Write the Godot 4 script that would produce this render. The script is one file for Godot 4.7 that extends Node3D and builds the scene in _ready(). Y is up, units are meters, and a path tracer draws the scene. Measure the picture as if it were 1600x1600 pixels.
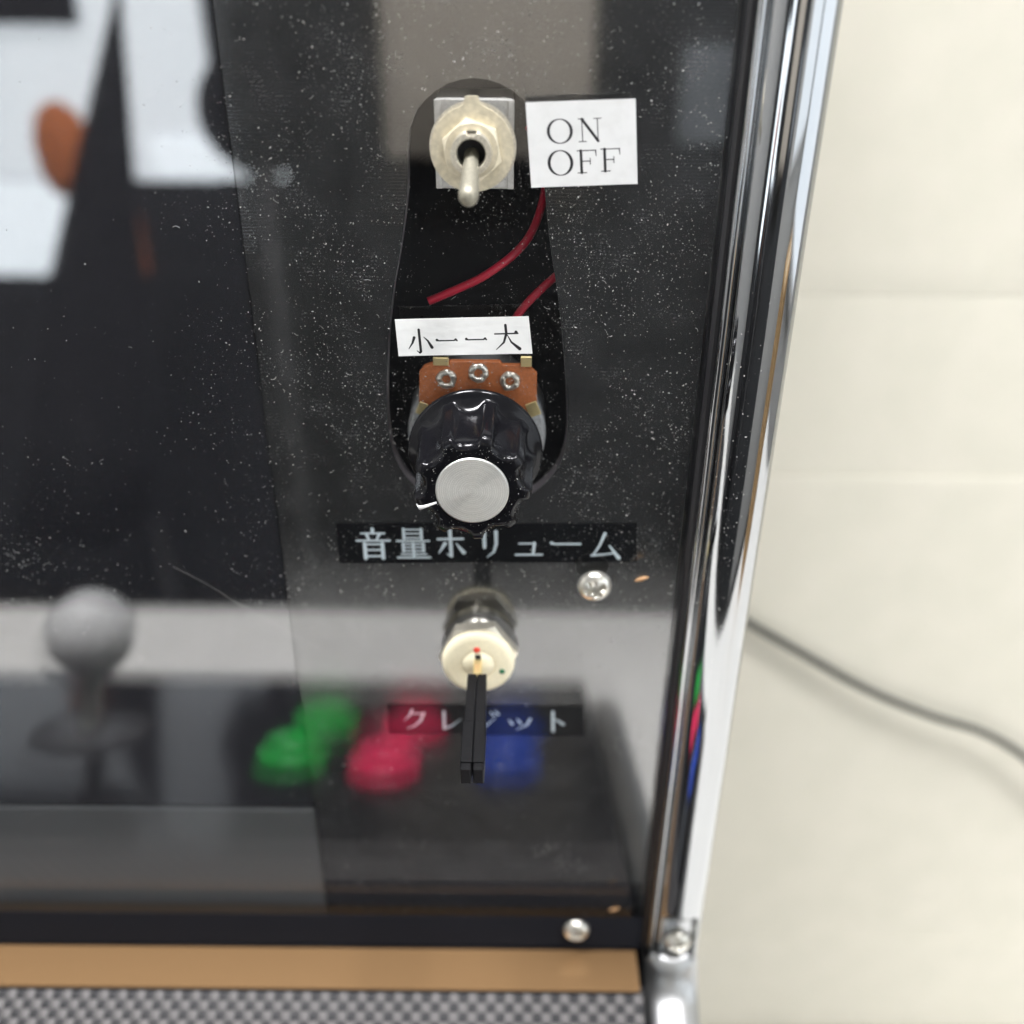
extends Node3D
# Close-up of the speaker-volume corner of a small arcade cabinet. Shapes are given in millimetres and scaled to metres in commit().

const MM := 0.001
const SLOPE := 0.3665  # the control deck falls away from the panel by 21 degrees
const DECK := Vector3(0, -204.75, 11.0)
var rng := RandomNumberGenerator.new()
var M := {}  # materials by name

# ---------------------------------------------------------------- mesh buffer
class Buf:
	var v := PackedVector3Array()
	var uv := PackedVector2Array()
	var g := PackedInt32Array()

	func tri(a: Vector3, b: Vector3, c: Vector3, grp := 0, ua := Vector2.ZERO, ub := Vector2.ZERO, uc := Vector2.ZERO) -> void:
		if (b - a).cross(c - a).length_squared() < 1e-14:
			return
		v.append(a); v.append(b); v.append(c)
		uv.append(ua); uv.append(ub); uv.append(uc)
		g.append(grp)

	func quad(a: Vector3, b: Vector3, c: Vector3, d: Vector3, grp := 0, ua := Vector2.ZERO, ub := Vector2.ZERO, uc := Vector2.ZERO, ud := Vector2.ZERO) -> void:
		tri(a, b, c, grp, ua, ub, uc)
		tri(a, c, d, grp, ua, uc, ud)

	# rows of points; every row has the same count
	func grid(rows: Array, grp := 0, wrap := false, uvs := []) -> void:
		for i in rows.size() - 1:
			var r: PackedVector3Array = rows[i]
			var s: PackedVector3Array = rows[i + 1]
			var n := r.size()
			for j in (n if wrap else n - 1):
				var k := (j + 1) % n
				if uvs.is_empty():
					quad(r[j], r[k], s[k], s[j], grp)
				else:
					var ku := j + 1
					quad(r[j], r[k], s[k], s[j], grp, uvs[i][j], uvs[i][ku], uvs[i + 1][ku], uvs[i + 1][j])

	func box(lo: Vector3, hi: Vector3, bevel := 0.0) -> void:
		# chamfered box: 6 faces, 12 edge strips, 8 corner triangles
		var c := (lo + hi) / 2.0
		var h := (hi - lo) / 2.0
		var b := minf(bevel, minf(h.x, minf(h.y, h.z)) * 0.9)
		for ax in 3:
			var u := (ax + 1) % 3
			var w := (ax + 2) % 3
			for sg in [-1.0, 1.0]:
				var p := []
				for q in [[-1, -1], [1, -1], [1, 1], [-1, 1]]:
					var x := Vector3.ZERO
					x[ax] = h[ax] * sg
					x[u] = (h[u] - b) * q[0]
					x[w] = (h[w] - b) * q[1]
					p.append(c + x)
				if sg > 0:
					quad(p[3], p[2], p[1], p[0], ax * 2)
				else:
					quad(p[0], p[1], p[2], p[3], ax * 2 + 1)
		if b <= 0.0:
			return
		for ax in 3:
			var u := (ax + 1) % 3
			var w := (ax + 2) % 3
			for su in [-1.0, 1.0]:
				for sw in [-1.0, 1.0]:
					var p := []
					for q in [[-1, 0], [1, 0], [1, 1], [-1, 1]]:
						var x := Vector3.ZERO
						x[ax] = (h[ax] - b) * q[0]
						x[u] = (h[u] - b * q[1]) * su
						x[w] = (h[w] - b * (1 - q[1])) * sw
						p.append(c + x)
					if su * sw > 0:
						quad(p[0], p[1], p[2], p[3], 6 + ax)
					else:
						quad(p[3], p[2], p[1], p[0], 6 + ax)
		for sx in [-1.0, 1.0]:
			for sy in [-1.0, 1.0]:
				for sz in [-1.0, 1.0]:
					var sgn := Vector3(sx, sy, sz)
					var a := c + Vector3(h.x, h.y - b, h.z - b) * sgn
					var d := c + Vector3(h.x - b, h.y, h.z - b) * sgn
					var e := c + Vector3(h.x - b, h.y - b, h.z) * sgn
					if sx * sy * sz > 0:
						tri(a, e, d, 20)
					else:
						tri(a, d, e, 20)

	# parts: lists of Vector2(radius, z); one smooth group each, so creases lie between them
	func lathe(parts: Array, n := 64, at := Vector3.ZERO) -> void:
		for p in parts.size():
			var rows := []
			var uvs := []
			for q in parts[p]:
				var row := PackedVector3Array()
				var ur := PackedVector2Array()
				for i in n:
					var t := TAU * i / n
					row.append(at + Vector3(cos(t) * q.x, sin(t) * q.x, q.y))
				for i in n + 1:
					ur.append(Vector2(float(i) / n, q.x))
				rows.append(row)
				uvs.append(ur)
			grid(rows, p, true, uvs)

	func disc(r: float, z: float, n := 64, at := Vector3.ZERO, grp := 30) -> void:
		for i in n:
			var a := TAU * i / n
			var b := TAU * (i + 1) / n
			tri(at + Vector3(0, 0, z), at + Vector3(cos(b) * r, sin(b) * r, z), at + Vector3(cos(a) * r, sin(a) * r, z), grp, Vector2((i + 0.5) / n, 0), Vector2((i + 1.0) / n, r), Vector2(float(i) / n, r))

	# straight prism of an outline (star-shaped about its centre), with a chamfer on the front edge
	func prism(pts: PackedVector2Array, z0: float, z1: float, ch := 0.0, scale_uv := 0.05) -> void:
		var c := Vector2.ZERO
		for p in pts:
			c += p / pts.size()
		var n := pts.size()
		for i in n:
			var a := pts[i]
			var b := pts[(i + 1) % n]
			var ai := a + (c - a).normalized() * ch
			var bi := b + (c - b).normalized() * ch
			var cz := Vector3(c.x, c.y, z1)
			tri(cz, Vector3(bi.x, bi.y, z1), Vector3(ai.x, ai.y, z1), 0, c * scale_uv, bi * scale_uv, ai * scale_uv)
			tri(Vector3(c.x, c.y, z0), Vector3(a.x, a.y, z0), Vector3(b.x, b.y, z0), 1)
			if ch > 0:
				quad(Vector3(ai.x, ai.y, z1), Vector3(bi.x, bi.y, z1), Vector3(b.x, b.y, z1 - ch), Vector3(a.x, a.y, z1 - ch), 100 + i)
			quad(Vector3(a.x, a.y, z1 - ch), Vector3(b.x, b.y, z1 - ch), Vector3(b.x, b.y, z0), Vector3(a.x, a.y, z0), 300 + i, a * scale_uv, b * scale_uv, b * scale_uv, a * scale_uv)

	# ring between two outlines of the same count
	func frame(outer: PackedVector2Array, inner: PackedVector2Array, z0: float, z1: float, scale_uv := 0.05) -> void:
		var n := outer.size()
		for i in n:
			var k := (i + 1) % n
			var a := outer[i]
			var b := outer[k]
			var c := inner[k]
			var d := inner[i]
			quad(Vector3(d.x, d.y, z1), Vector3(c.x, c.y, z1), Vector3(b.x, b.y, z1), Vector3(a.x, a.y, z1), 0, d * scale_uv, c * scale_uv, b * scale_uv, a * scale_uv)
			quad(Vector3(a.x, a.y, z0), Vector3(b.x, b.y, z0), Vector3(c.x, c.y, z0), Vector3(d.x, d.y, z0), 1)
			quad(Vector3(a.x, a.y, z1), Vector3(b.x, b.y, z1), Vector3(b.x, b.y, z0), Vector3(a.x, a.y, z0), 2)
			quad(Vector3(d.x, d.y, z0), Vector3(c.x, c.y, z0), Vector3(c.x, c.y, z1), Vector3(d.x, d.y, z1), 3)

	func tube(path: PackedVector3Array, r0: float, r1: float, n := 12, caps := true) -> void:
		var rows := []
		var up := Vector3(0.13, 0.31, 0.94).normalized()
		for i in path.size():
			var t := (path[mini(i + 1, path.size() - 1)] - path[maxi(i - 1, 0)]).normalized()
			var x := t.cross(up).normalized()
			var y := x.cross(t).normalized()
			var r := lerpf(r0, r1, float(i) / (path.size() - 1))
			var row := PackedVector3Array()
			for k in n:
				var a := TAU * k / n
				row.append(path[i] + (x * cos(a) + y * sin(a)) * r)
			rows.append(row)
		grid(rows, 0, true)
		if caps:
			for k in n:
				tri(path[0], rows[0][(k + 1) % n], rows[0][k], 5)
				tri(path[-1], rows[-1][k], rows[-1][(k + 1) % n], 6)

	# flips the winding where the solid is inside out (front faces run clockwise)
	func outward() -> void:
		var c := Vector3.ZERO
		for p in v:
			c += p / v.size()
		var vol := 0.0
		for i in range(0, v.size(), 3):
			vol += (v[i] - c).dot((v[i + 1] - c).cross(v[i + 2] - c))
		if vol > 0.0:
			for i in range(0, v.size(), 3):
				var t := v[i + 1]
				v[i + 1] = v[i + 2]
				v[i + 2] = t
				var u := uv[i + 1]
				uv[i + 1] = uv[i + 2]
				uv[i + 2] = u

	func mesh() -> ArrayMesh:
		var st := SurfaceTool.new()
		st.begin(Mesh.PRIMITIVE_TRIANGLES)
		for i in g.size():
			st.set_smooth_group(g[i])
			for k in 3:
				st.set_uv(uv[i * 3 + k])
				st.add_vertex(v[i * 3 + k] * 0.001)
		st.generate_normals()
		st.index()
		return st.commit()


# ---------------------------------------------------------------- nodes
func numbered(called: String, parent: Node) -> String:
	if not parent.has_node(NodePath(called)):
		return called
	var k := 1
	while parent.has_node(NodePath("%s_%03d" % [called, k])):
		k += 1
	return "%s_%03d" % [called, k]

func tag(o: Node, label: String, category: String, group := "") -> Node:
	o.set_meta("label", label)
	o.set_meta("category", category)
	if group:
		o.set_meta("group", group)
	return o

func thing(called: String, label: String, category: String, at := Vector3.ZERO, group := "") -> Node3D:
	var o := Node3D.new()
	o.name = numbered(called, self)
	add_child(o, true)
	o.position = at * MM
	tag(o, label, category, group)
	return o

func obj(called: String, b: Buf, m: Material, parent: Node = self, at := Vector3.ZERO, flip := true) -> MeshInstance3D:
	if flip:
		b.outward()
	var o := MeshInstance3D.new()
	o.name = numbered(called, parent)
	o.mesh = b.mesh()
	o.material_override = m
	o.cast_shadow = GeometryInstance3D.SHADOW_CASTING_SETTING_ON
	parent.add_child(o, true)
	o.position = at * MM
	return o

func structure(o: Node) -> Node:
	o.set_meta("kind", "structure")
	return o

# ---------------------------------------------------------------- materials
func mat(albedo: Color, rough := 0.6, metal := 0.0, linear := true) -> StandardMaterial3D:
	var m := StandardMaterial3D.new()
	m.albedo_color = albedo.linear_to_srgb() if linear else albedo
	m.roughness = rough
	m.metallic = metal
	return m

func noise_tex(freq: float, seed_: int, lo: Color, hi: Color, size := 512, oct := 4, kind := FastNoiseLite.TYPE_SIMPLEX_SMOOTH) -> NoiseTexture2D:
	var n := FastNoiseLite.new()
	n.seed = seed_
	n.noise_type = kind
	n.frequency = freq
	n.fractal_octaves = oct
	var t := NoiseTexture2D.new()
	t.width = size
	t.height = size
	t.seamless = true
	t.noise = n
	var r := Gradient.new()
	r.set_color(0, lo)
	r.set_color(1, hi)
	t.color_ramp = r
	return t

func tri(m: StandardMaterial3D, per_metre: float) -> StandardMaterial3D:
	m.uv1_triplanar = true
	m.uv1_scale = Vector3.ONE * per_metre
	return m

func wear(m: StandardMaterial3D, per_metre: float, seed_: int, lo := 0.75, bump := 0.0) -> StandardMaterial3D:
	m.albedo_texture = noise_tex(0.02, seed_, Color(lo, lo, lo), Color.WHITE, 256, 5)
	if bump > 0.0:
		m.heightmap_enabled = true
		m.heightmap_texture = noise_tex(0.06, seed_ + 7, Color.BLACK, Color.WHITE, 256, 4)
		m.heightmap_scale = bump
	return tri(m, per_metre)

func glossy(m: StandardMaterial3D) -> StandardMaterial3D:
	m.roughness = 0.07
	m.metallic_specular = 0.707
	m.clearcoat_enabled = true
	m.clearcoat = 1.0
	m.clearcoat_roughness = 0.05
	return m

func make_materials() -> void:
	var pane := mat(Color(1, 1, 1), 0.0, 0.0)
	pane.albedo_color = Color(1, 1, 1, 0.0)
	pane.transparency = BaseMaterial3D.TRANSPARENCY_ALPHA
	M.pane = pane
	# black board behind the acrylic: dusty, with a fine ribbed surface
	var board := mat(Color(1, 1, 1), 0.75)
	board.albedo_texture = board_texture()
	board.texture_repeat = true
	board.heightmap_enabled = true
	board.heightmap_texture = rib_texture()
	board.heightmap_scale = 0.0008
	glossy(board)
	M.board = board
	M.edge = mat(Color(0.11, 0.10, 0.105), 0.7)
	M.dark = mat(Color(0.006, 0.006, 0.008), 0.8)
	M.screen = glossy(mat(Color(0.019, 0.019, 0.023), 0.05))
	M.screen.roughness = 0.03
	M.screen.clearcoat_roughness = 0.0
	M.surround = mat(Color(0.085, 0.088, 0.09), 0.3)
	M.surround.clearcoat_enabled = true
	M.surround.clearcoat = 0.8
	M.surround.clearcoat_roughness = 0.03
	M.satin_chrome = mat(Color(0.36, 0.362, 0.36), 0.4, 1.0)
	M.shaft = mat(Color(0.62, 0.62, 0.58), 0.3, 0.5)
	M.hole = mat(Color(0.13, 0.13, 0.13), 0.9)
	M.bead = mat(Color(0.012, 0.013, 0.017), 0.9)
	M.bead.metallic_specular = 0.2
	M.black_paint = mat(Color(0.012, 0.012, 0.014), 0.4)
	M.chrome = mat(Color(0.37, 0.378, 0.385), 0.06, 1.0)
	M.gold = mat(Color(0.27, 0.160, 0.075), 0.26, 0.6)
	M.deck_gloss = mat(Color(0.012, 0.012, 0.013), 0.09)
	M.deck_gloss.metallic_specular = 0.24
	M.disc = mat(Color(0.055, 0.055, 0.057), 0.35)
	M.weft = mat(Color(0.085, 0.080, 0.078), 0.42, 0.0)
	M.weft.metallic_specular = 0.25
	M.warp = mat(Color(0.012, 0.012, 0.013), 0.45, 0.0)
	M.warp.metallic_specular = 0.25
	M.nickel_dusty = wear(mat(Color(0.72, 0.65, 0.49), 0.42, 0.5), 130.0, 11, 0.86, 0.001)
	M.nickel = wear(mat(Color(0.80, 0.75, 0.63), 0.34, 0.75), 400.0, 12, 0.8)
	M.lever = wear(mat(Color(0.34, 0.32, 0.25), 0.5, 0.5), 300.0, 13, 0.75)
	M.steel_plate = wear(mat(Color(0.66, 0.65, 0.62), 0.5, 0.35), 200.0, 14, 0.9)
	M.steel = wear(mat(Color(0.70, 0.68, 0.61), 0.3, 0.9), 400.0, 15, 0.85)
	M.zinc = wear(mat(Color(0.55, 0.57, 0.58), 0.45, 0.4), 200.0, 16, 0.8)
	M.brass = mat(Color(0.80, 0.66, 0.34), 0.32, 0.8)
	M.phenolic = wear(mat(Color(0.46, 0.135, 0.035), 0.6), 250.0, 17, 0.85)
	var bake := mat(Color(0.005, 0.005, 0.006), 0.13)
	bake.metallic_specular = 0.30
	M.bakelite = bake
	var spun := mat(Color(0.86, 0.86, 0.82), 0.28, 1.0)
	spun.anisotropy_enabled = true
	spun.anisotropy = 0.9
	spun.albedo_texture = ring_texture()
	spun.heightmap_enabled = true
	spun.heightmap_texture = spun.albedo_texture
	spun.heightmap_scale = 0.004
	M.spun = spun
	M.white_paint = mat(Color(0.80, 0.80, 0.78), 0.5)
	M.ivory = wear(mat(Color(0.86, 0.78, 0.56), 0.42), 200.0, 18, 0.94)
	M.red_dot = mat(Color(0.75, 0.05, 0.03), 0.4)
	M.green_dot = mat(Color(0.01, 0.14, 0.06), 0.4)
	M.key_black = wear(mat(Color(0.009, 0.009, 0.010), 0.42), 500.0, 19, 0.6, 0.003)
	M.key_black.metallic_specular = 0.25
	M.wire = mat(Color(0.46, 0.008, 0.035), 0.35)
	M.copper = mat(Color(0.7, 0.35, 0.2), 0.4, 1.0)
	M.cable = mat(Color(0.012, 0.013, 0.009), 0.55)
	M.chip = mat(Color(0.33, 0.19, 0.09), 0.8)
	M.dust = mat(Color(0.42, 0.41, 0.39), 0.9)
	M.dull_dust = mat(Color(0.22, 0.22, 0.21), 0.9)
	M.hair = mat(Color(0.30, 0.29, 0.27), 0.8)
	var wall := mat(Color(0.625, 0.592, 0.50), 0.62)
	wall.albedo_texture = noise_tex(0.012, 31, Color(0.97, 0.975, 0.97), Color(1, 1, 1), 512, 5)
	tri(wall, 6.0)
	M.wall = wall
	M.table = wear(mat(Color(0.80, 0.79, 0.76), 0.55), 3.0, 33, 0.95)
	M.room_dark = wear(mat(Color(0.055, 0.057, 0.062), 0.8), 1.0, 34, 0.85)
	M.room_white = mat(Color(0.52, 0.52, 0.51), 0.7)
	M.floor = wear(mat(Color(0.035, 0.033, 0.033), 0.6), 1.5, 35, 0.7)
	M.cloth_dark = wear(mat(Color(0.035, 0.035, 0.04), 0.9), 4.0, 36, 0.6)
	M.orange = mat(Color(0.85, 0.27, 0.10), 0.8)
	M.cupboard = wear(mat(Color(0.66, 0.60, 0.52), 0.6), 2.0, 37, 0.9)
	M.cardboard = wear(mat(Color(0.42, 0.27, 0.13), 0.8), 6.0, 38, 0.85)
	M.tape = mat(Color(0.5, 0.36, 0.18), 0.25)
	M.towel = mat(Color(0.35, 0.38, 0.42), 0.9)
	M.ball = mat(Color(0.66, 0.66, 0.65), 0.15)
	for c in [["green", Color(0.006, 0.32, 0.04)], ["red", Color(0.75, 0.02, 0.10)], ["blue", Color(0.006, 0.04, 0.30)]]:
		var b := mat(c[1], 0.2)
		M[c[0]] = b

func set_rgb(im: Image, x: int, y: int, k: float, tint := Color(1, 1, 1)) -> void:
	im.set_pixel(x, y, Color(k * tint.r, k * tint.g, k * tint.b).linear_to_srgb())

func board_texture() -> ImageTexture:
	# black vinyl-faced board with a veil of fine dust caught in it; tiles every 80 mm
	var n := 1024
	var im := Image.create(n, n, false, Image.FORMAT_RGB8)
	var f := FastNoiseLite.new()
	f.seed = 3
	f.frequency = 0.16
	f.fractal_octaves = 3
	var f2 := FastNoiseLite.new()
	f2.seed = 9
	f2.frequency = 0.009
	f2.fractal_octaves = 4
	for y in n:
		for x in n:
			var k := f.get_noise_2d(x, y * 1.3)
			var w := f2.get_noise_2d(x, y)
			var a := 0.030 + 0.020 * w + 0.034 * k * (0.7 + w)
			a *= 0.86 + 0.22 * sin(TAU * y / 1024.0 * 128.0) * (0.6 + 0.8 * f2.get_noise_2d(x * 3.0, y * 0.2))
			set_rgb(im, x, y, clampf(a, 0.006, 0.09), Color(1.0, 1.0, 0.99))
	return ImageTexture.create_from_image(im)

func rib_texture() -> ImageTexture:
	var im := Image.create(64, 1024, false, Image.FORMAT_L8)
	var r := RandomNumberGenerator.new()
	r.seed = 4
	for y in 1024:
		for x in 64:
			var k := 0.5 + 0.5 * sin(TAU * y / 1024.0 * 160.0)
			im.set_pixel(x, y, Color(1, 1, 1) * clampf(k * 0.8 + r.randf() * 0.2, 0, 1))
	return ImageTexture.create_from_image(im)

func ring_texture() -> ImageTexture:
	# turning marks of the knob's aluminium cap: v runs along the radius (0 to 5.8 mm, one turn per mm)
	var im := Image.create(256, 512, false, Image.FORMAT_RGB8)
	var r := RandomNumberGenerator.new()
	r.seed = 12
	var row := PackedFloat32Array()
	for y in 512:
		row.append(r.randf())
	for y in 512:
		var k := 0.5 * row[y] + 0.3 * row[(y / 3) * 3] + 0.2 * row[(y / 9) * 9]
		for x in 256:
			var s := 0.55 + 0.45 * k + (r.randf() - 0.5) * 0.05
			im.set_pixel(x, y, Color(s, s, s))
	return ImageTexture.create_from_image(im)

# ---------------------------------------------------------------- lettering
var GLYPHS := {
	"small": [[.5, .04, .08, .5, .9, .08], [.5, .9, .08, .46, .95, .05, .36, .86, .02], [.30, .34, .09, .22, .55, .06, .06, .78, .02], [.66, .33, .02, .80, .48, .06, .93, .74, .10]],
	"big": [[.07, .36, .045, .93, .355, .045], [.80, .36, .03, .87, .30, .09, .94, .36, .03], [.5, .04, .08, .5, .36, .08, .38, .68, .06, .07, .95, .02], [.52, .38, .02, .66, .68, .06, .94, .93, .11]],
	"dash": [[.08, .47, .10, .14, .50, .05, .80, .50, .045, .88, .46, .08, .93, .51, .05]],
	"oto": [[.5, .01, .08, .5, .14, .07], [.17, .15, .045, .83, .15, .045], [.33, .2, .07, .38, .36, .06], [.68, .19, .07, .59, .37, .04], [.03, .39, .05, .97, .39, .05], [.25, .49, .085, .25, .98, .085], [.75, .49, .085, .75, .98, .085], [.25, .51, .045, .75, .51, .045], [.25, .7, .045, .75, .7, .045], [.25, .91, .05, .75, .91, .05]],
	"ryou": [[.24, .02, .07, .24, .33, .07], [.76, .02, .07, .76, .33, .07], [.24, .04, .04, .76, .04, .04], [.24, .17, .04, .76, .17, .04], [.24, .31, .04, .76, .31, .04], [.02, .41, .05, .98, .41, .05], [.2, .5, .07, .2, .75, .07], [.8, .5, .07, .8, .75, .07], [.2, .51, .04, .8, .51, .04], [.2, .62, .04, .8, .62, .04], [.2, .74, .04, .8, .74, .04], [.5, .5, .07, .5, .95, .07], [.13, .85, .045, .87, .85, .045], [.02, .96, .055, .98, .96, .055]],
	"ho": [[.1, .33, .06, .9, .32, .06], [.5, .04, .08, .5, .9, .08, .36, .82, .02], [.32, .48, .09, .11, .8, .03], [.68, .48, .03, .9, .78, .1]],
	"ri": [[.26, .1, .09, .25, .62, .08], [.74, .06, .09, .73, .5, .08, .62, .78, .06, .33, .97, .02]],
	"yu": [[.18, .42, .05, .7, .42, .05], [.7, .4, .08, .64, .86, .07], [.06, .87, .06, .94, .87, .06]],
	"long": [[.04, .48, .1, .12, .52, .06, .95, .52, .07]],
	"mu": [[.52, .05, .08, .34, .5, .06, .12, .86, .05], [.08, .86, .07, .5, .82, .05, .84, .77, .05], [.66, .5, .04, .8, .72, .07, .95, .96, .1]],
	"ku": [[.4, .03, .08, .3, .3, .06, .08, .58, .02], [.36, .2, .05, .84, .2, .05], [.86, .18, .09, .72, .58, .08, .5, .82, .06, .2, .98, .02]],
	"re": [[.24, .05, .09, .24, .92, .09], [.24, .92, .09, .56, .78, .06, .94, .42, .02]],
	"ji": [[.14, .14, .04, .38, .28, .1], [.04, .4, .04, .28, .54, .1], [.12, .92, .1, .5, .76, .07, .86, .34, .02], [.66, .06, .04, .78, .24, .08], [.84, .0, .04, .95, .18, .08]],
	"tsu": [[.12, .42, .04, .24, .64, .1], [.42, .36, .04, .54, .58, .1], [.9, .36, .09, .78, .68, .07, .38, .96, .02]],
	"to": [[.38, .03, .09, .38, .98, .09], [.38, .36, .03, .6, .48, .07, .8, .64, .1]],
	"O": [],
	"N": [[.16, .04, .035, .16, .96, .035], [.16, .04, .10, .84, .96, .10], [.84, .04, .035, .84, .96, .035], [.0, .03, .03, .24, .03, .03], [.68, .03, .03, 1.0, .03, .03], [.0, .97, .03, .32, .97, .03]],
	"F": [[.22, .03, .10, .22, .97, .10], [.04, .03, .035, .94, .03, .035], [.94, .03, .05, .96, .28, .02], [.22, .48, .035, .66, .48, .035], [.66, .36, .03, .66, .62, .03], [.04, .97, .035, .46, .97, .035]],
}

func put(im: Image, p: Vector2, q: Vector2, w0: float, w1: float, ink: Color) -> void:
	# one tapering stroke, anti-aliased; w0 and w1 are full widths in pixels
	var m := maxf(w0, w1) / 2.0 + 1.5
	var lo := Vector2i((p.min(q) - Vector2.ONE * m).floor())
	var hi := Vector2i((p.max(q) + Vector2.ONE * m).ceil())
	var d := q - p
	var l2 := maxf(d.length_squared(), 1e-6)
	for y in range(maxi(lo.y, 0), mini(hi.y + 1, im.get_height())):
		for x in range(maxi(lo.x, 0), mini(hi.x + 1, im.get_width())):
			var c := Vector2(x + 0.5, y + 0.5)
			var t := clampf((c - p).dot(d) / l2, 0.0, 1.0)
			var k := clampf(lerpf(w0, w1, t) / 2.0 - c.distance_to(p + d * t) + 0.5, 0.0, 1.0)
			if k > 0.0:
				im.set_pixel(x, y, im.get_pixel(x, y).lerp(ink, k))

func glyph(im: Image, name_: String, at: Vector2, size: Vector2, ink: Color, bold := 1.0) -> void:
	var em := size.y
	if name_ == "O":
		var prev := Vector2.ZERO
		for i in 49:
			var a := TAU * i / 48.0
			var p := at + size * Vector2(0.5 + 0.47 * cos(a), 0.5 + 0.49 * sin(a))
			if i:
				var w := em * (0.03 + 0.075 * absf(cos(a - TAU / 96.0)) ** 1.5) * bold
				put(im, prev, p, w, w, ink)
			prev = p
		return
	for s in GLYPHS[name_]:
		for i in range(0, s.size() - 3, 3):
			put(im, at + size * Vector2(s[i], s[i + 1]), at + size * Vector2(s[i + 3], s[i + 4]), s[i + 2] * em * bold, s[i + 5] * em * bold, ink)

# a printed sticker: its four corners (clockwise from the upper left), thickness, and what is printed: [glyph, x, y, w, h] as shares of the sticker
func sticker(called: String, label: String, corners: Array, paper: Color, ink: Color, text: Array, px: Vector2i, gloss: float, bold := 1.0, grain := 0.02, z := 0.0) -> void:
	var im := Image.create(px.x, px.y, false, Image.FORMAT_RGB8)
	var r := RandomNumberGenerator.new()
	r.seed = px.x
	var stain := FastNoiseLite.new()
	stain.seed = px.y
	stain.frequency = 0.006
	for y in px.y:
		for x in px.x:
			var k := 1.0 - grain * r.randf() - 0.035 * maxf(0.0, stain.get_noise_2d(x, y) + 0.1)
			if z == 0.0 and r.randf() < 0.0004:
				k -= 0.25 * r.randf()
			im.set_pixel(x, y, Color(paper.r * k, paper.g * k, paper.b * k * (1.0 - 0.03 * (1.0 - k))))
	for t in text:
		glyph(im, t[0], Vector2(t[1] * px.x, t[2] * px.y), Vector2(t[3] * px.x, t[4] * px.y), ink, bold)
	var m := StandardMaterial3D.new()
	m.albedo_texture = ImageTexture.create_from_image(im)
	m.texture_repeat = false
	m.roughness = gloss
	if z < 0.0:
		m.metallic_specular = 0.2
	m.heightmap_enabled = true
	m.heightmap_texture = noise_tex(0.012, px.y, Color.BLACK, Color.WHITE, 256, 3)
	m.heightmap_scale = 0.0025
	var c := Vector2.ZERO
	for p in corners:
		c += p / 4.0
	var b := Buf.new()
	# a slightly cockled sheet of paper 0.1 mm thick
	var n := 12
	var top := []
	var uvs := []
	for i in n + 1:
		var row := PackedVector3Array()
		var ur := PackedVector2Array()
		for j in n + 1:
			var u := float(j) / n
			var w := float(i) / n
			var p: Vector2 = corners[0].lerp(corners[1], u).lerp(corners[3].lerp(corners[2], u), w) - c
			var lift := 0.10 if z < 0.0 else 0.10 + 0.02 * sin(u * 5.0 + w * 2.0) * sin(w * 4.0 + 1.0) + 0.10 * pow(absf(u - 0.5) * 2.0, 6.0) * w
			row.append(Vector3(p.x, p.y, lift))
			ur.append(Vector2(u, w))
		top.append(row)
		uvs.append(ur)
	b.grid(top, 0, false, uvs)
	var ring := []
	for j in n + 1: ring.append([top[0][j], uvs[0][j]])
	for i in range(1, n + 1): ring.append([top[i][n], uvs[i][n]])
	for j in range(n - 1, -1, -1): ring.append([top[n][j], uvs[n][j]])
	for i in range(n - 1, 0, -1): ring.append([top[i][0], uvs[i][0]])
	for k in ring.size():
		var a: Vector3 = ring[k][0]
		var d: Vector3 = ring[(k + 1) % ring.size()][0]
		var blank := Vector2(0.01, 0.01)
		b.quad(d, a, Vector3(a.x, a.y, 0.015), Vector3(d.x, d.y, 0.015), 40 + k, blank, blank, blank, blank)
	var o := obj(called, b, m, self, Vector3(c.x, c.y, z))
	tag(o, label, "label", "stickers on the clear front panel")

# ---------------------------------------------------------------- scene
func _ready() -> void:
	rng.seed = 20
	var cam := Camera3D.new()
	cam.name = "camera"
	cam.near = 0.005
	cam.far = 30.0
	cam.keep_aspect = Camera3D.KEEP_HEIGHT
	var lens := CameraAttributesPhysical.new()
	lens.frustum_focal_length = 23.475
	lens.frustum_focus_distance = 0.156
	lens.frustum_near = 0.005
	lens.frustum_far = 30.0
	lens.exposure_aperture = 6.6
	cam.attributes = lens
	cam.fov = 54.15
	add_child(cam)
	var bas := Basis(Vector3.RIGHT, deg_to_rad(-30.0))
	bas = bas * Basis(Vector3.BACK, deg_to_rad(0.53))
	cam.transform = Transform3D(bas, Vector3(0, 0, 151) * MM)
	cam.current = true

	var env := Environment.new()
	env.background_mode = Environment.BG_COLOR
	env.background_color = Color(0.02, 0.02, 0.02)
	env.tonemap_mode = Environment.TONE_MAPPER_LINEAR
	env.tonemap_exposure = 1.0
	env.sdfgi_enabled = true
	env.ssao_enabled = true
	env.ssil_enabled = true
	var we := WorldEnvironment.new()
	we.name = "world"
	we.environment = env
	add_child(we)

	make_materials()
	lamp(Vector3(-380, 1360, 110), Vector2(520, 160), 5.0, "long ceiling lamp above the left half of the cabinet")
	lamp(Vector3(330, 1360, 340), Vector2(280, 150), 2.9, "short ceiling lamp above the right half, over the cream wall")
	build_room()
	build_cabinet()
	build_trim()
	build_toggle()
	build_pot()
	build_knob()
	build_lock()
	build_key()
	build_screws()
	build_stickers()
	build_wires()
	build_cable()
	build_deck_controls()
	build_reflected_room()
	build_dust()

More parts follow.
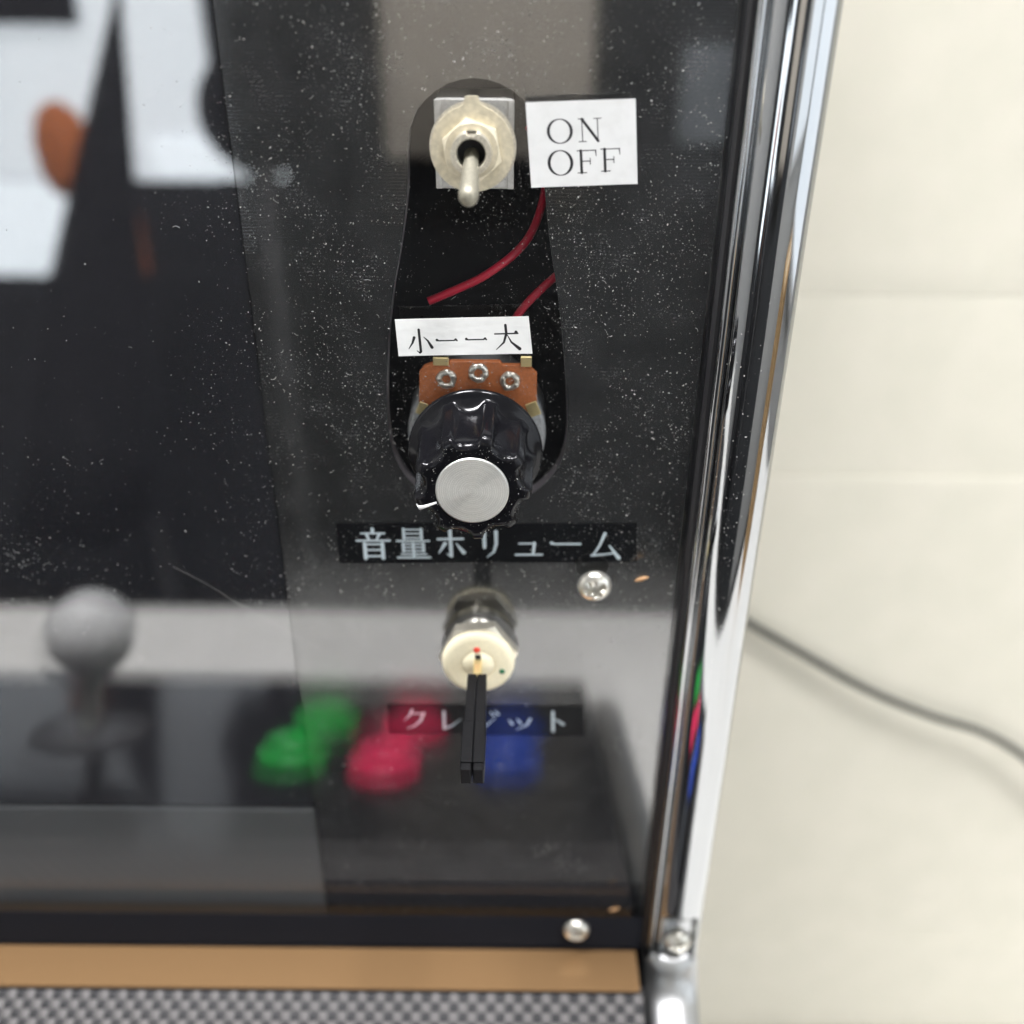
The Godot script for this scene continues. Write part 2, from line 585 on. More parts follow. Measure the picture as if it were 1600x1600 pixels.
func lamp(at: Vector3, size: Vector2, energy: float, label: String) -> void:
	var t := thing("ceiling_lamp", label, "lamp", at, "lamps on the ceiling")
	var b := Buf.new()
	b.box(Vector3(-size.x / 2 - 30, 0, -size.y / 2 - 30), Vector3(size.x / 2 + 30, 38, size.y / 2 + 30), 4)
	obj("housing", b, M.room_white, t)
	b = Buf.new()
	b.box(Vector3(-size.x / 2, -12, -size.y / 2), Vector3(size.x / 2, -0.5, size.y / 2), 3)
	var m := mat(Color(0.8, 0.8, 0.8), 0.5)
	m.emission_enabled = true
	m.emission = Color(1, 0.96, 0.88)
	m.emission_energy_multiplier = 1.5
	obj("glowing_diffuser", b, m, t)
	var l := AreaLight3D.new()
	l.name = "light"
	l.area_size = size * MM
	l.light_energy = energy
	l.light_color = Color(0.985, 0.985, 1.0)
	l.area_range = 6.0
	l.area_attenuation = 2.0
	l.shadow_enabled = true
	add_child(l, true)
	l.position = (at + Vector3(0, -14, 0)) * MM
	l.rotation = Vector3(-PI / 2, 0, 0)

func slab(called: String, lo: Vector3, hi: Vector3, m: Material, parent: Node = self, bevel := 0.0) -> MeshInstance3D:
	var b := Buf.new()
	b.box(lo, hi, bevel)
	return obj(called, b, m, parent)

# one wide wall board: y range, face depth, and how far (in y, in z) its lower and upper edges roll back
func board_strip(parent: Node, y0: float, y1: float, z: float, low: Vector2, high: Vector2) -> void:
	var prof := [Vector2(y0, -160), Vector2(y0, z - low.y)]
	for i in range(1, 9):
		var u := i / 8.0
		prof.append(Vector2(y0 + low.x * u, z - low.y * pow(1.0 - u, 2.0)))
	for i in range(0, 9):
		var u := i / 8.0
		prof.append(Vector2(y1 - high.x * (1.0 - u), z - high.y * u * u))
	prof.append(Vector2(y1, -160))
	var rows := []
	for x in [-1400.0, 1500.0]:
		var row := PackedVector3Array()
		for p in prof:
			row.append(Vector3(x, p.x, p.y))
		rows.append(row)
	var b := Buf.new()
	for i in prof.size():
		var k := (i + 1) % prof.size()
		b.quad(rows[0][i], rows[0][k], rows[1][k], rows[1][i], 0 if i > 0 and i < prof.size() - 2 else 2 + i)
	obj("wall_board", b, M.wall, parent)

func build_room() -> void:
	# cream wall of wide boards behind the cabinet; the boards stand a little proud of each other
	var w := Node3D.new()
	w.name = "cream_wall"
	add_child(w, true)
	structure(w)
	slab("backing", Vector3(-1400, -1200, -190), Vector3(1500, 1400, -160), M.wall, w)
	board_strip(w, -92.0, 1400, -139.5, Vector2(10, 0.28), Vector2(1, 0.2))
	board_strip(w, -152.8, -92.1, -139.8, Vector2(1, 0.1), Vector2(0.5, 0.1))
	board_strip(w, -384.0, -152.9, -139.42, Vector2(1, 0.1), Vector2(3.5, 0.2))
	board_strip(w, -1200, -384.1, -139.2, Vector2(1, 0.1), Vector2(4.0, 0.08))
	structure(slab("floor", Vector3(-1450, -1240, -190), Vector3(1550, -1200, 1700), M.floor))
	structure(slab("ceiling", Vector3(-1450, 1400, -190), Vector3(1550, 1440, 1700), M.room_white))
	structure(slab("left_wall", Vector3(-1490, -1200, -190), Vector3(-1400, 1400, 1700), M.room_white))
	structure(slab("right_wall", Vector3(1500, -1200, -190), Vector3(1590, 1400, 1700), M.room_white))
	structure(slab("far_wall", Vector3(-1490, -1240, 1600), Vector3(435, 1440, 1700), M.room_dark))
	structure(slab("far_wall", Vector3(435, -1240, 1590), Vector3(1590, 1440, 1700), M.room_white))
	var ct := thing("carton", "brown cardboard carton standing on the white table, an amber streak in the chrome trim", "carton", Vector3(470, -450, 400))
	slab("carton_body", Vector3(-50, 0, -55), Vector3(60, 250, 60), M.cardboard, ct, 2)
	slab("sealing_tape", Vector3(-50.2, 250.1, -18), Vector3(60.2, 250.4, 18), M.tape, ct)
	var t := thing("table", "white table that the cabinet stands on, its bright front edge mirrored in the panel", "table", Vector3(0, -450, 0))
	slab("table_top", Vector3(-900, -30, -136), Vector3(800, 0, 474), M.table, t, 3)
	for x in [-840, 740]:
		for z in [-100, 430]:
			slab("leg", Vector3(x - 25, -750, z - 25), Vector3(x + 25, -30.3, z + 25), M.room_white, t, 2)

var slot_pts := PackedVector2Array()

func slot_radius(c: Vector2, a: float) -> Vector2:
	var d := Vector2(cos(a), sin(a))
	var best := 0.0
	for i in slot_pts.size():
		var hit = Geometry2D.segment_intersects_segment(c, c + d * 200.0, slot_pts[i], slot_pts[(i + 1) % slot_pts.size()])
		if hit != null:
			best = maxf(best, c.distance_to(hit))
	return c + d * best

func smooth_loop(p: Array, n: int) -> PackedVector2Array:
	var out := PackedVector2Array()
	var k := p.size()
	for i in k:
		for j in n:
			out.append(p[i].cubic_interpolate(p[(i + 1) % k], p[(i - 1 + k) % k], p[(i + 2) % k], float(j) / n))
	return out

func build_cabinet() -> void:
	var t := thing("arcade_cabinet", "black tabletop arcade cabinet with a dusty clear front panel over a black board", "arcade cabinet", Vector3(0, -450, 0))
	var off := Vector3(0, 450, 0)
	var at := func(called: String, b: Buf, m: Material) -> MeshInstance3D: return obj(called, b, m, t, off)
	# the clear sheet; its sides are its own polished edges
	var b := Buf.new()
	b.box(Vector3(-330, -203.3, -3), Vector3(30.7, 90, 0), 0.25)
	var pane: MeshInstance3D = at.call("clear_panel", b, M.pane)
	pane.set_meta("label", "clear acrylic front panel, dusty and scratched")
	# black board with the long slot cut through it
	slot_pts = smooth_loop([Vector2(-6.0, -17.8), Vector2(-11.6, -19.6), Vector2(-15.4, -24.5), Vector2(-16.1, -33.5), Vector2(-17.5, -42), Vector2(-19.3, -50.5), Vector2(-20.7, -62), Vector2(-21, -74.5), Vector2(-18.6, -82), Vector2(-13.6, -86.6), Vector2(-6.4, -88.4), Vector2(1.6, -86.4), Vector2(7.0, -81.6), Vector2(9.2, -74.5), Vector2(8.5, -62), Vector2(7.1, -50.5), Vector2(5.6, -42), Vector2(4.5, -33.5), Vector2(3.6, -24.5), Vector2(-0.2, -19.6)], 5)
	var c := Vector2(-6, -54)
	var lo := Vector2(-41.7, -203.3)
	var hi := Vector2(30.6, 90)
	var angles := []
	for i in 120:
		angles.append(TAU * i / 120.0)
	for q in [lo, hi, Vector2(lo.x, hi.y), Vector2(hi.x, lo.y)]:
		angles.append(fposmod((q - c).angle(), TAU))
	angles.sort()
	var inner := PackedVector2Array()
	var outer := PackedVector2Array()
	for a in angles:
		inner.append(slot_radius(c, a))
		var d := Vector2(cos(a), sin(a))
		var kx := ((hi.x if d.x > 0 else lo.x) - c.x) / d.x if absf(d.x) > 1e-6 else 1e9
		var ky := ((hi.y if d.y > 0 else lo.y) - c.y) / d.y if absf(d.y) > 1e-6 else 1e9
		outer.append(c + d * minf(kx, ky))
	b = Buf.new()
	b.frame(outer, inner, -6.2, -3.25, 1.0 / 80.0)
	at.call("bezel_board", b, M.board)
	# pale cut edge of the slot
	b = Buf.new()
	var lip := PackedVector2Array()
	for p in inner:
		lip.append(p + (c - p).normalized() * 0.02)
	var rows := []
	for z in [-3.35, -6.1]:
		var row := PackedVector3Array()
		for p in lip:
			row.append(Vector3(p.x, p.y, z))
		rows.append(row)
	b.grid(rows, 0, true)
	at.call("slot_edge", b, M.edge)
	# wide hole in the board round the key switch
	b = Buf.new()
	b.lathe([[Vector2(7.3, -3.24), Vector2(7.3, -3.12)], [Vector2(7.3, -3.12), Vector2(0, -3.12)]], 64, Vector3(-5.95, -118.6, 0))
	at.call("clearance_hole", b, M.hole)
	# monitor behind the panel on the left, with its grey lower surround
	b = Buf.new()
	b.box(Vector3(-300, -163.6, -14), Vector3(-41.9, 88, -4.2), 0.3)
	at.call("screen", b, M.screen)
	b = Buf.new()
	b.box(Vector3(-300, -203, -14), Vector3(-41.9, -164.0, -3.6), 0.3)
	at.call("screen_surround", b, M.surround)
	b = Buf.new()
	b.box(Vector3(-330, -203.3, -14), Vector3(-300.4, 90, -3.3), 0.2)
	at.call("bezel_board", b, M.dark)
	# dark inside, closed all round
	b = Buf.new()
	b.box(Vector3(-330, -203.3, -40), Vector3(30.6, 90, -34))
	at.call("inner_wall", b, M.dark)
	# the case
	b = Buf.new()
	b.box(Vector3(31.0, -450, -120), Vector3(42.6, 96, 0.4), 0.6)
	at.call("side_panel", b, M.black_paint)
	b = Buf.new()
	wing(b, 31.0, 42.6)
	at.call("side_panel", b, M.black_paint)
	b = Buf.new()
	b.box(Vector3(-342, -450, -120), Vector3(-330.4, 96, 0.4), 0.6)
	at.call("side_panel", b, M.black_paint)
	b = Buf.new()
	wing(b, -342, -330.4)
	at.call("side_panel", b, M.black_paint)
	b = Buf.new()
	b.box(Vector3(-330.2, 90.3, -120), Vector3(30.8, 96, 0.4), 0.6)
	at.call("top_panel", b, M.black_paint)
	b = Buf.new()
	b.box(Vector3(-330.2, -450, -120), Vector3(30.8, 90, -114), 0.6)
	at.call("back_panel", b, M.black_paint)
	b = Buf.new()
	b.box(Vector3(-330.2, -450, 155), Vector3(29.6, -266.5, 163), 0.8)
	at.call("front_panel", b, M.black_paint)
	b = Buf.new()
	b.box(Vector3(-330.2, -207.3, -113.5), Vector3(29.8, -204.85, 10.95), 0.2)
	at.call("deck_ledge", b, M.black_paint)
	b = Buf.new()
	b.box(Vector3(-330.2, -2.5, 0.0), Vector3(29.8, -0.05, 164), 0.4)
	var deck: MeshInstance3D = at.call("control_deck", b, M.deck_gloss)
	deck.position = (off + DECK) * MM
	deck.rotation.x = SLOPE
	# matt black bead that holds the foot of the clear sheet
	b = Buf.new()
	b.box(Vector3(-330, -203.6, 0.02), Vector3(30.7, -193.0, 0.14), 0.05)
	at.call("bottom_bead", b, M.bead)
	b = Buf.new()
	b.box(Vector3(-41.6, -203.2, -3.2), Vector3(30.5, -185.5, -3.06), 0.04)
	at.call("rear_bead", b, M.bead)
	# flat gold strip along the back of the deck
	b = Buf.new()
	b.box(Vector3(-330, -204.7, 0.5), Vector3(29.6, -203.9, 10.9), 0.18)
	var g: MeshInstance3D = at.call("gold_strip", b, M.gold)
	g.set_meta("label", "flat gold metal strip along the bottom of the panel")
	# woven carbon-look sheet on the deck: pillows of the weft over a darker warp
	var cell := Vector2(2.05, 1.95)
	var weft := Buf.new()
	var warp := Buf.new()
	var n := 3
	for i in range(-160, 15):
		for j in 12:
			var over := (i + j) % 2 == 0
			var to := weft if over else warp
			var x0 := i * cell.x - 0.6
			var z0 := 0.3 + j * cell.y
			var rr := []
			for a in n + 1:
				var row := PackedVector3Array()
				for d in n + 1:
					var u := float(d) / n
					var w := float(a) / n
					var hgt := (sin(PI * u) * 0.34 + sin(PI * w) * 0.12) if over else (sin(PI * w) * 0.20 + sin(PI * u) * 0.08)
					row.append(Vector3(x0 + u * cell.x, hgt - 0.03, z0 + w * cell.y))
				rr.append(row)
			to.grid(rr, 0)
	for q in [["weft", weft, M.weft], ["warp", warp, M.warp]]:
		var o := obj(q[0], q[1], q[2], t, off + DECK, false)
		o.rotation.x = SLOPE
		o.set_meta("kind", "stuff")

func wing(b: Buf, x0: float, x1: float) -> void:
	# lower side panel: its top edge slopes with the deck
	var p := [Vector2(-450, 0.6), Vector2(-450, 163), Vector2(-279, 163), Vector2(-217.5, 0.6)]
	for i in 4:
		var k := (i + 1) % 4
		b.quad(Vector3(x0, p[i].x, p[i].y), Vector3(x0, p[k].x, p[k].y), Vector3(x1, p[k].x, p[k].y), Vector3(x1, p[i].x, p[i].y), i)
	b.quad(Vector3(x0, p[0].x, p[0].y), Vector3(x0, p[3].x, p[3].y), Vector3(x0, p[2].x, p[2].y), Vector3(x0, p[1].x, p[1].y), 5)
	b.quad(Vector3(x1, p[0].x, p[0].y), Vector3(x1, p[1].x, p[1].y), Vector3(x1, p[2].x, p[2].y), Vector3(x1, p[3].x, p[3].y), 6)

func trim_profile() -> Array:
	var prof := [Vector2(0.0, -0.8)]
	for i in 11:
		var x := 1.5 * i / 10.0
		prof.append(Vector2(x, 0.3 + 0.95 * sqrt(maxf(0.0, 1.0 - pow((x - 0.72) / 0.8, 2.0)))))
	for i in 49:
		var u := -cos(PI * i / 48.0)
		prof.append(Vector2(6.5 + 4.9 * u, 0.45 + 3.0 * pow(maxf(0.0, 1.0 - u * u), 0.56)))
	prof.append(Vector2(11.45, 0.2))
	prof.append(Vector2(11.4, -0.8))
	return prof

func build_trim() -> void:
	# chrome edging down the side, hollowed at its foot for a screw; a second length with a rounded nose runs out along the deck
	var t := thing("chrome_trim", "tall bright chrome edge trim with a rounded face running down the right of the panel", "trim")
	var prof := trim_profile()
	var rows := []
	var y := 92.0
	while y > -207.0:
		var row := PackedVector3Array()
		var dip := smoothstep(187.8, 191.6, -y) * (1.0 - 0.75 * smoothstep(203.0, 206.0, -y))
		var wob := 0.02 * sin(y * 0.21) + 0.025 * sin(y * 0.083 + 1.0)
		for q in prof:
			var u: float = (q.x - 6.4) / 5.0
			var mid := 1.0 - smoothstep(0.60, 0.84, absf(u))
			var h: float = lerpf(q.y, minf(q.y, 0.8), dip * mid)
			row.append(Vector3(32.05 + q.x + wob, y, 1.0 + h))
		rows.append(row)
		y -= 4.0 if y > -150 else 0.6
	var b := Buf.new()
	b.grid(rows, 0)
	obj("upright_trim", b, M.chrome, t)
	rows = []
	var bend := 12.0
	var last := PI / 2 - SLOPE
	var path := []
	for i in 26:
		var a := last * pow(i / 25.0, 1.4)
		path.append([Vector2(-203.2 - bend * sin(a), 1.2 + bend * (1.0 - cos(a))), a])
	for i in range(1, 45):
		path.append([Vector2(-203.2 - bend * sin(last) - sin(SLOPE) * i * 3.6, 1.2 + bend * (1.0 - cos(last)) + cos(SLOPE) * i * 3.6), last])
	var dome := []
	for i in 49:
		var u := -cos(PI * i / 48.0)
		dome.append(Vector2(5.8 + 5.6 * u, -0.4 + 3.4 * pow(maxf(0.0, 1.0 - u * u), 0.6)))
	for p in path:
		var c: Vector2 = p[0]
		var s: float = bend * p[1]
		var k := sqrt(clampf(1.0 - pow(1.0 - minf(1.0, s / 4.0), 2.0), 0.0, 1.0))
		var nrm := Vector2(sin(p[1]), cos(p[1]))
		var row := PackedVector3Array()
		for q in dome:
			var h: float = (q.y + 0.8) * (0.25 + 0.75 * k) - 0.4
			row.append(Vector3(32.05 + 5.7 + (q.x - 5.7) * lerpf(0.9, 1.12, k), c.x + nrm.x * h, c.y + nrm.y * h))
		rows.append(row)
	b = Buf.new()
	b.grid(rows, 0)
	obj("deck_trim", b, M.satin_chrome, t)

func build_toggle() -> void:
	var at := Vector3(-6.2, -26.85, 0)
	var t := thing("toggle_switch", "dusty nickel toggle switch with its lever pointing down, left of the ON OFF label", "switch", at)
	var b := Buf.new()
	b.box(Vector3(-5.45, -6.35, -14), Vector3(5.85, 6.35, -3.35), 0.25)
	obj("switch_body", b, M.steel_plate, t)
	# folded side flanges of the metal frame
	for s in [-5.35, 5.3]:
		b = Buf.new()
		b.box(Vector3(s - 0.25, -6.3, -3.4), Vector3(s + 0.7, 6.2, -3.05), 0.1)
		obj("frame_flange", b, M.steel_plate, t)
	# washer with its locating tongue
	var pts := PackedVector2Array()
	var hole := PackedVector2Array()
	for i in 96:
		var a := TAU * i / 96.0
		var rr := 5.95
		var off := wrapf(a - PI / 2 + 0.02, -PI, PI)
		if absf(off) < 0.165:
			rr = 7.15
		elif absf(off) < 0.30:
			rr = lerpf(6.25, 5.95, (absf(off) - 0.165) / 0.135)
		pts.append(Vector2(cos(a), sin(a)) * rr)
		hole.append(Vector2(cos(a), sin(a)) * 3.1)
	b = Buf.new()
	b.frame(pts, hole, 0.06, 0.62, 0.2)
	obj("washer", b, M.nickel_dusty, t)
	b = Buf.new()
	b.lathe([[Vector2(6.25, 0.02), Vector2(6.25, 0.3)], [Vector2(6.25, 0.3), Vector2(5.0, 0.32)]], 72, Vector3(0.1, 0.25, -0.01))
	obj("spring_washer", b, M.nickel, t)
	# hexagon nut
	b = Buf.new()
	hex_nut(b, 4.45, 2.9, 0.66, 2.35, 0.18 + PI / 2)
	obj("nut", b, M.nickel_dusty, t)
	# threaded bushing with its keyway
	b = Buf.new()
	thread(b, 2.95, 0.4, 4.5, 0.5, 2.05, PI / 2, 0.22)
	obj("bushing", b, M.nickel, t)
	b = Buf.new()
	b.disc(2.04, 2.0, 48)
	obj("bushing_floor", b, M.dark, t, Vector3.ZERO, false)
	# lever: a bat that swells towards its rounded end
	var dir := Vector3(-0.012, -0.40, 1.0).normalized()
	b = Buf.new()
	var prof := [Vector2(0.0, 1.0), Vector2(1.05, 1.0), Vector2(1.08, 3.4), Vector2(1.16, 6.0), Vector2(1.34, 9.8), Vector2(1.44, 11.4), Vector2(1.38, 12.2), Vector2(1.1, 12.8), Vector2(0.6, 13.15), Vector2(0.0, 13.25)]
	b.lathe([prof], 40)
	var bas := Basis(Vector3.UP.cross(dir).normalized(), dir.cross(Vector3.UP.cross(dir)).normalized(), dir)
	var o := obj("lever", b, M.lever, t)
	o.transform = Transform3D(bas, Vector3(0, 0.2, 0) * MM)

func hex_nut(b: Buf, rc: float, hole: float, z0: float, z1: float, turn: float) -> void:
	# six flats whose upper corners are turned down to a cone
	var n := 72
	var ap := rc * cos(PI / 6)
	var low := PackedVector3Array()
	var shoulder := PackedVector3Array()
	var top := PackedVector3Array()
	var bore := PackedVector3Array()
	var bore_low := PackedVector3Array()
	for i in n:
		var a := TAU * i / n
		var k := fposmod(a, PI / 3) - PI / 6
		var rr := ap / cos(k)
		var d := Vector3(cos(a + turn), sin(a + turn), 0)
		low.append(d * rr + Vector3(0, 0, z0))
		shoulder.append(d * rr + Vector3(0, 0, z1 - maxf(0.0, (rr - ap * 0.99)) * 0.62))
		top.append(d * ap * 0.985 + Vector3(0, 0, z1))
		bore.append(d * hole + Vector3(0, 0, z1))
		bore_low.append(d * hole + Vector3(0, 0, z0))
	for i in n:
		var k := (i + 1) % n
		var flat := 50 + int(i * 6.0 / n)
		b.quad(low[i], low[k], shoulder[k], shoulder[i], flat)
		b.quad(shoulder[i], shoulder[k], top[k], top[i], 2)
		b.quad(top[i], top[k], bore[k], bore[i], 3)
		b.quad(bore[i], bore[k], bore_low[k], bore_low[i], 4)
		b.quad(bore_low[i], bore_low[k], low[k], low[i], 5)

func thread(b: Buf, r: float, z0: float, z1: float, pitch: float, inner: float, slot_at := 0.0, slot_half := 0.0) -> void:
	var n := 64
	var rows := []
	var steps := int((z1 - z0) / pitch * 6.0)
	for s in steps + 1:
		var row := PackedVector3Array()
		var z := z0 + (z1 - z0) * s / steps
		for i in n:
			var a := TAU * i / n
			var ph := fposmod(z / pitch - float(i) / n, 1.0)
			var rr := r - 0.28 * absf(ph * 2.0 - 1.0) * clampf((z1 - z) / 0.4, 0.35, 1.0)
			if slot_half > 0.0 and absf(wrapf(a - slot_at, -PI, PI)) < slot_half:
				rr = inner + 0.35
			row.append(Vector3(cos(a) * rr, sin(a) * rr, z))
		rows.append(row)
	for q in [Vector2(inner + 0.1, z1), Vector2(inner, z1 - 0.12), Vector2(inner, z0)]:
		var row := PackedVector3Array()
		for i in n:
			var a := TAU * i / n
			row.append(Vector3(cos(a) * q.x, sin(a) * q.x, q.y))
		rows.append(row)
	for i in rows.size() - 1:
		b.grid([rows[i], rows[i + 1]], 0 if i < steps else i, true)

func build_pot() -> void:
	var t := thing("volume_control", "black fluted volume knob with a spun aluminium cap, its brown terminal board behind the panel", "volume control", Vector3(-6.2, -74.8, 0))
	var b := Buf.new()
	b.lathe([[Vector2(0, -4.9), Vector2(11.4, -4.9)], [Vector2(11.4, -4.9), Vector2(11.8, -5.2), Vector2(11.9, -5.6), Vector2(11.9, -15)], [Vector2(11.9, -15), Vector2(0, -15)]], 72)
	obj("metal_can", b, M.zinc, t)
	# terminal board: a plate with chipped upper corners running down under the can's front
	var pts := PackedVector2Array([Vector2(-7.4, 13.4), Vector2(-4.6, 13.4), Vector2(-4.3, 13.9), Vector2(4.0, 13.9), Vector2(4.4, 13.3), Vector2(7.6, 13.3), Vector2(9.2, 12.7), Vector2(10.1, 11.8), Vector2(10.2, 6.6), Vector2(9.4, 5.7), Vector2(6, 2.0), Vector2(-6, 2.0), Vector2(-8.8, 5.7), Vector2(-9.6, 6.6), Vector2(-9.3, 11.9), Vector2(-8.6, 12.9)])
	b = Buf.new()
	b.prism(pts, -4.8, -3.7, 0.15)
	var tb := obj("terminal_board", b, M.phenolic, t)
	for p in [Vector2(-4.85, 10.85), Vector2(0.46, 12.0), Vector2(5.66, 10.6)]:
		b = Buf.new()
		rivet(b, p.x * 1.7)
		obj("rivet", b, M.steel, tb, Vector3(p.x, p.y, -3.7))
	# brass clamps that hold the board to the can
	for q in [[Vector2(-7.0, 14.6), Vector2(-4.4, 13.2), 0.0], [Vector2(7.4, 14.9), Vector2(9.2, 13.1), 0.0], [Vector2(-9.9, 4.3), Vector2(-8.4, 6.6), -0.4], [Vector2(8.6, 4.2), Vector2(10.6, 6.8), 0.4]]:
		b = Buf.new()
		var c: Vector2 = (q[0] + q[1]) / 2
		var h: Vector2 = (q[1] - q[0]).abs() / 2
		b.box(Vector3(-h.x, -h.y, -0.5), Vector3(h.x, h.y, 0.12), 0.1)
		var o := obj("clamp", b, M.brass, t, Vector3(c.x, c.y, -3.62))
		o.rotation.z = q[2]
	b = Buf.new()
	b.lathe([[Vector2(3.0, -4.8), Vector2(3.0, 12.0)], [Vector2(3.0, 12.0), Vector2(0, 12.0)]], 32)
	obj("shaft", b, M.steel, t)

func rivet(b: Buf, turn: float) -> void:
	# eyelet rolled over into a rough six-petal star
	var n := 36
	var rows := []
	for q in [Vector2(1.72, 0.0), Vector2(1.70, 0.28), Vector2(1.42, 0.55), Vector2(1.05, 0.62), Vector2(0.82, 0.5), Vector2(0.7, 0.1), Vector2(0.66, -0.5)]:
		var row := PackedVector3Array()
		for i in n:
			var a := TAU * i / n
			var rag := 0.5 * cos(a * 5.0 + turn) + 0.3 * cos(a * 3.0 - turn * 2.0) + 0.3 * cos(a * 8.0 + turn * 3.0)
			var star := 1.0 + 0.06 * rag * smoothstep(0.6, 1.5, q.x)
			row.append(Vector3(cos(a) * q.x * star, sin(a) * q.x * star, q.y * (1.0 + 0.22 * rag)))
		rows.append(row)
	b.grid(rows, 0, true)
	b.disc(0.66, -0.5, n)

func flute(a: float) -> float:
	# 0 on a ridge, 1 in the middle of a scallop
	var k := fposmod(a * 9.0 / TAU + 0.12, 1.0)
	var d := absf(k - 0.5) * 2.0
	return sqrt(maxf(0.0, 1.0 - pow(d / 0.74, 2.0))) if d < 0.74 else 0.0

func build_knob() -> void:
	var t := get_node("volume_control")
	var b := Buf.new()
	var n := 180
	var prof := [Vector3(10.9, 0.8, 0), Vector3(11.12, 1.0, 0), Vector3(11.2, 1.4, 0), Vector3(11.1, 1.8, 0), Vector3(10.8, 2.05, 0), Vector3(10.3, 2.3, 0.0), Vector3(10.0, 2.6, 0.06), Vector3(9.85, 3.0, 0.35), Vector3(9.75, 3.6, 0.75), Vector3(9.7, 4.4, 0.95), Vector3(9.65, 5.4, 1.0), Vector3(9.55, 8.0, 1.0), Vector3(9.45, 11.0, 1.0), Vector3(9.38, 13.2, 1.0), Vector3(9.25, 14.1, 1.0), Vector3(8.95, 14.65, 0.98), Vector3(8.5, 14.92, 0.92), Vector3(8.0, 15.0, 0.66), Vector3(7.2, 15.02, 0.15), Vector3(6.2, 15.0, 0), Vector3(5.75, 14.98, 0)]
	var rows := []
	for q in prof:
		var row := PackedVector3Array()
		for i in n:
			var a := TAU * i / n
			var rr: float = q.x - 1.45 * flute(a) * q.z
			row.append(Vector3(cos(a) * rr, sin(a) * rr, q.y))
		rows.append(row)
	b.grid(rows, 0, true)
	b.disc(10.9, 0.8, 60)
	var k := obj("knob", b, M.bakelite, t)
	b = Buf.new()
	b.lathe([[Vector2(0, 15.22), Vector2(1.0, 15.22), Vector2(2.0, 15.22), Vector2(3.5, 15.22), Vector2(5.5, 15.22)], [Vector2(5.5, 15.22), Vector2(5.72, 15.1), Vector2(5.74, 14.9)]], 120)
	obj("aluminium_cap", b, M.spun, k)
	# pointer line moulded in, running over the rim
	b = Buf.new()
	var ang := PI + deg_to_rad(21.0)
	var pr := [Vector2(5.95, 15.05), Vector2(7.2, 15.07), Vector2(8.1, 15.05), Vector2(8.6, 14.95), Vector2(9.05, 14.7), Vector2(9.3, 14.2)]
	var pts := []
	for i in pr.size():
		var q: Vector2 = pr[i]
		var w := lerpf(0.16, 0.42, float(i) / (pr.size() - 1))
		var d := Vector3(cos(ang), sin(ang), 0)
		var s := Vector3(-sin(ang), cos(ang), 0)
		pts.append(PackedVector3Array([d * q.x - s * w + Vector3(0, 0, q.y - 0.5), d * q.x - s * w + Vector3(0, 0, q.y), d * q.x + s * w + Vector3(0, 0, q.y), d * q.x + s * w + Vector3(0, 0, q.y - 0.5)]))
	b.grid(pts, 0, true)
	obj("pointer", b, M.white_paint, k)

func build_lock() -> void:
	var t := thing("key_switch", "round ivory key switch with a red dot and a green dot, below the volume knob", "key switch", Vector3(-6.0, -117.0, 0))
	var b := Buf.new()
	thread(b, 5.0, -3.0, 3.4, 0.75, 3.6)
	obj("threaded_barrel", b, M.steel, t)
	b = Buf.new()
	hex_nut(b, 7.4, 4.9, 0.5, 2.9, 0.10)
	obj("nut", b, M.nickel, t)
	b = Buf.new()
	b.lathe([[Vector2(4.9, 5.1), Vector2(6.4, 5.1), Vector2(6.72, 5.4), Vector2(6.75, 6.1), Vector2(6.6, 6.6), Vector2(6.2, 6.95), Vector2(5.4, 7.1), Vector2(3.22, 7.12)], [Vector2(3.22, 7.12), Vector2(3.14, 6.9), Vector2(3.08, 6.9)], [Vector2(3.08, 6.9), Vector2(3.0, 7.1), Vector2(0, 7.14)]], 72)
	obj("ivory_face", b, M.ivory, t, Vector3(0, 0, -2.1))
	b = Buf.new()
	b.box(Vector3(-0.55, -2.4, 7.12), Vector3(0.55, 2.4, 7.2), 0.02)
	obj("keyhole", b, M.dark, t, Vector3(0, 0, -2.1))
	for q in [[Vector2(-0.2, 2.5), "red_dot", 0.62], [Vector2(4.45, -1.45), "green_dot", 0.55]]:
		b = Buf.new()
		b.lathe([[Vector2(q[2], 6.95), Vector2(q[2], 7.16), Vector2(q[2] * 0.6, 7.24), Vector2(0, 7.26)]], 24, Vector3(q[0].x, q[0].y + 1.0, 0) if q[1] == "red_dot" else Vector3(q[0].x, q[0].y, 0))
		obj(q[1], b, M[q[1]], t, Vector3(0, 0, -2.1))

func build_key() -> void:
	var t := thing("key", "black plastic key sticking straight out of the ivory key switch", "key", Vector3(-6.0, -117.0, 0))
	var b := Buf.new()
	b.box(Vector3(-0.75, -1.6, 5.1), Vector3(0.75, 1.5, 10.2), 0.2)
	obj("brass_blade", b, M.brass, t)
	# bow: two half shells closed on a fine seam, a slimmer neck and two stubs at the end
	for s in [-1.0, 1.0]:
		b = Buf.new()
		var x0 := 0.02 if s > 0 else -1.95
		var x1 := 1.95 if s > 0 else -0.02
		b.box(Vector3(x0 + (0.22 if s < 0 else 0.0), -1.7, 9.4), Vector3(x1 - (0.22 if s > 0 else 0.0), 1.6, 22.0), 0.12)
		b.box(Vector3(x0, -1.85, 22.05), Vector3(x1, 1.8, 31.7), 0.16)
		b.box(Vector3(x0 + (0.12 if s > 0 else 0.05), -1.75, 31.72), Vector3(x1 - (0.05 if s > 0 else 0.12), 1.6, 33.2), 0.2)
		obj("half_shell", b, M.key_black, t)

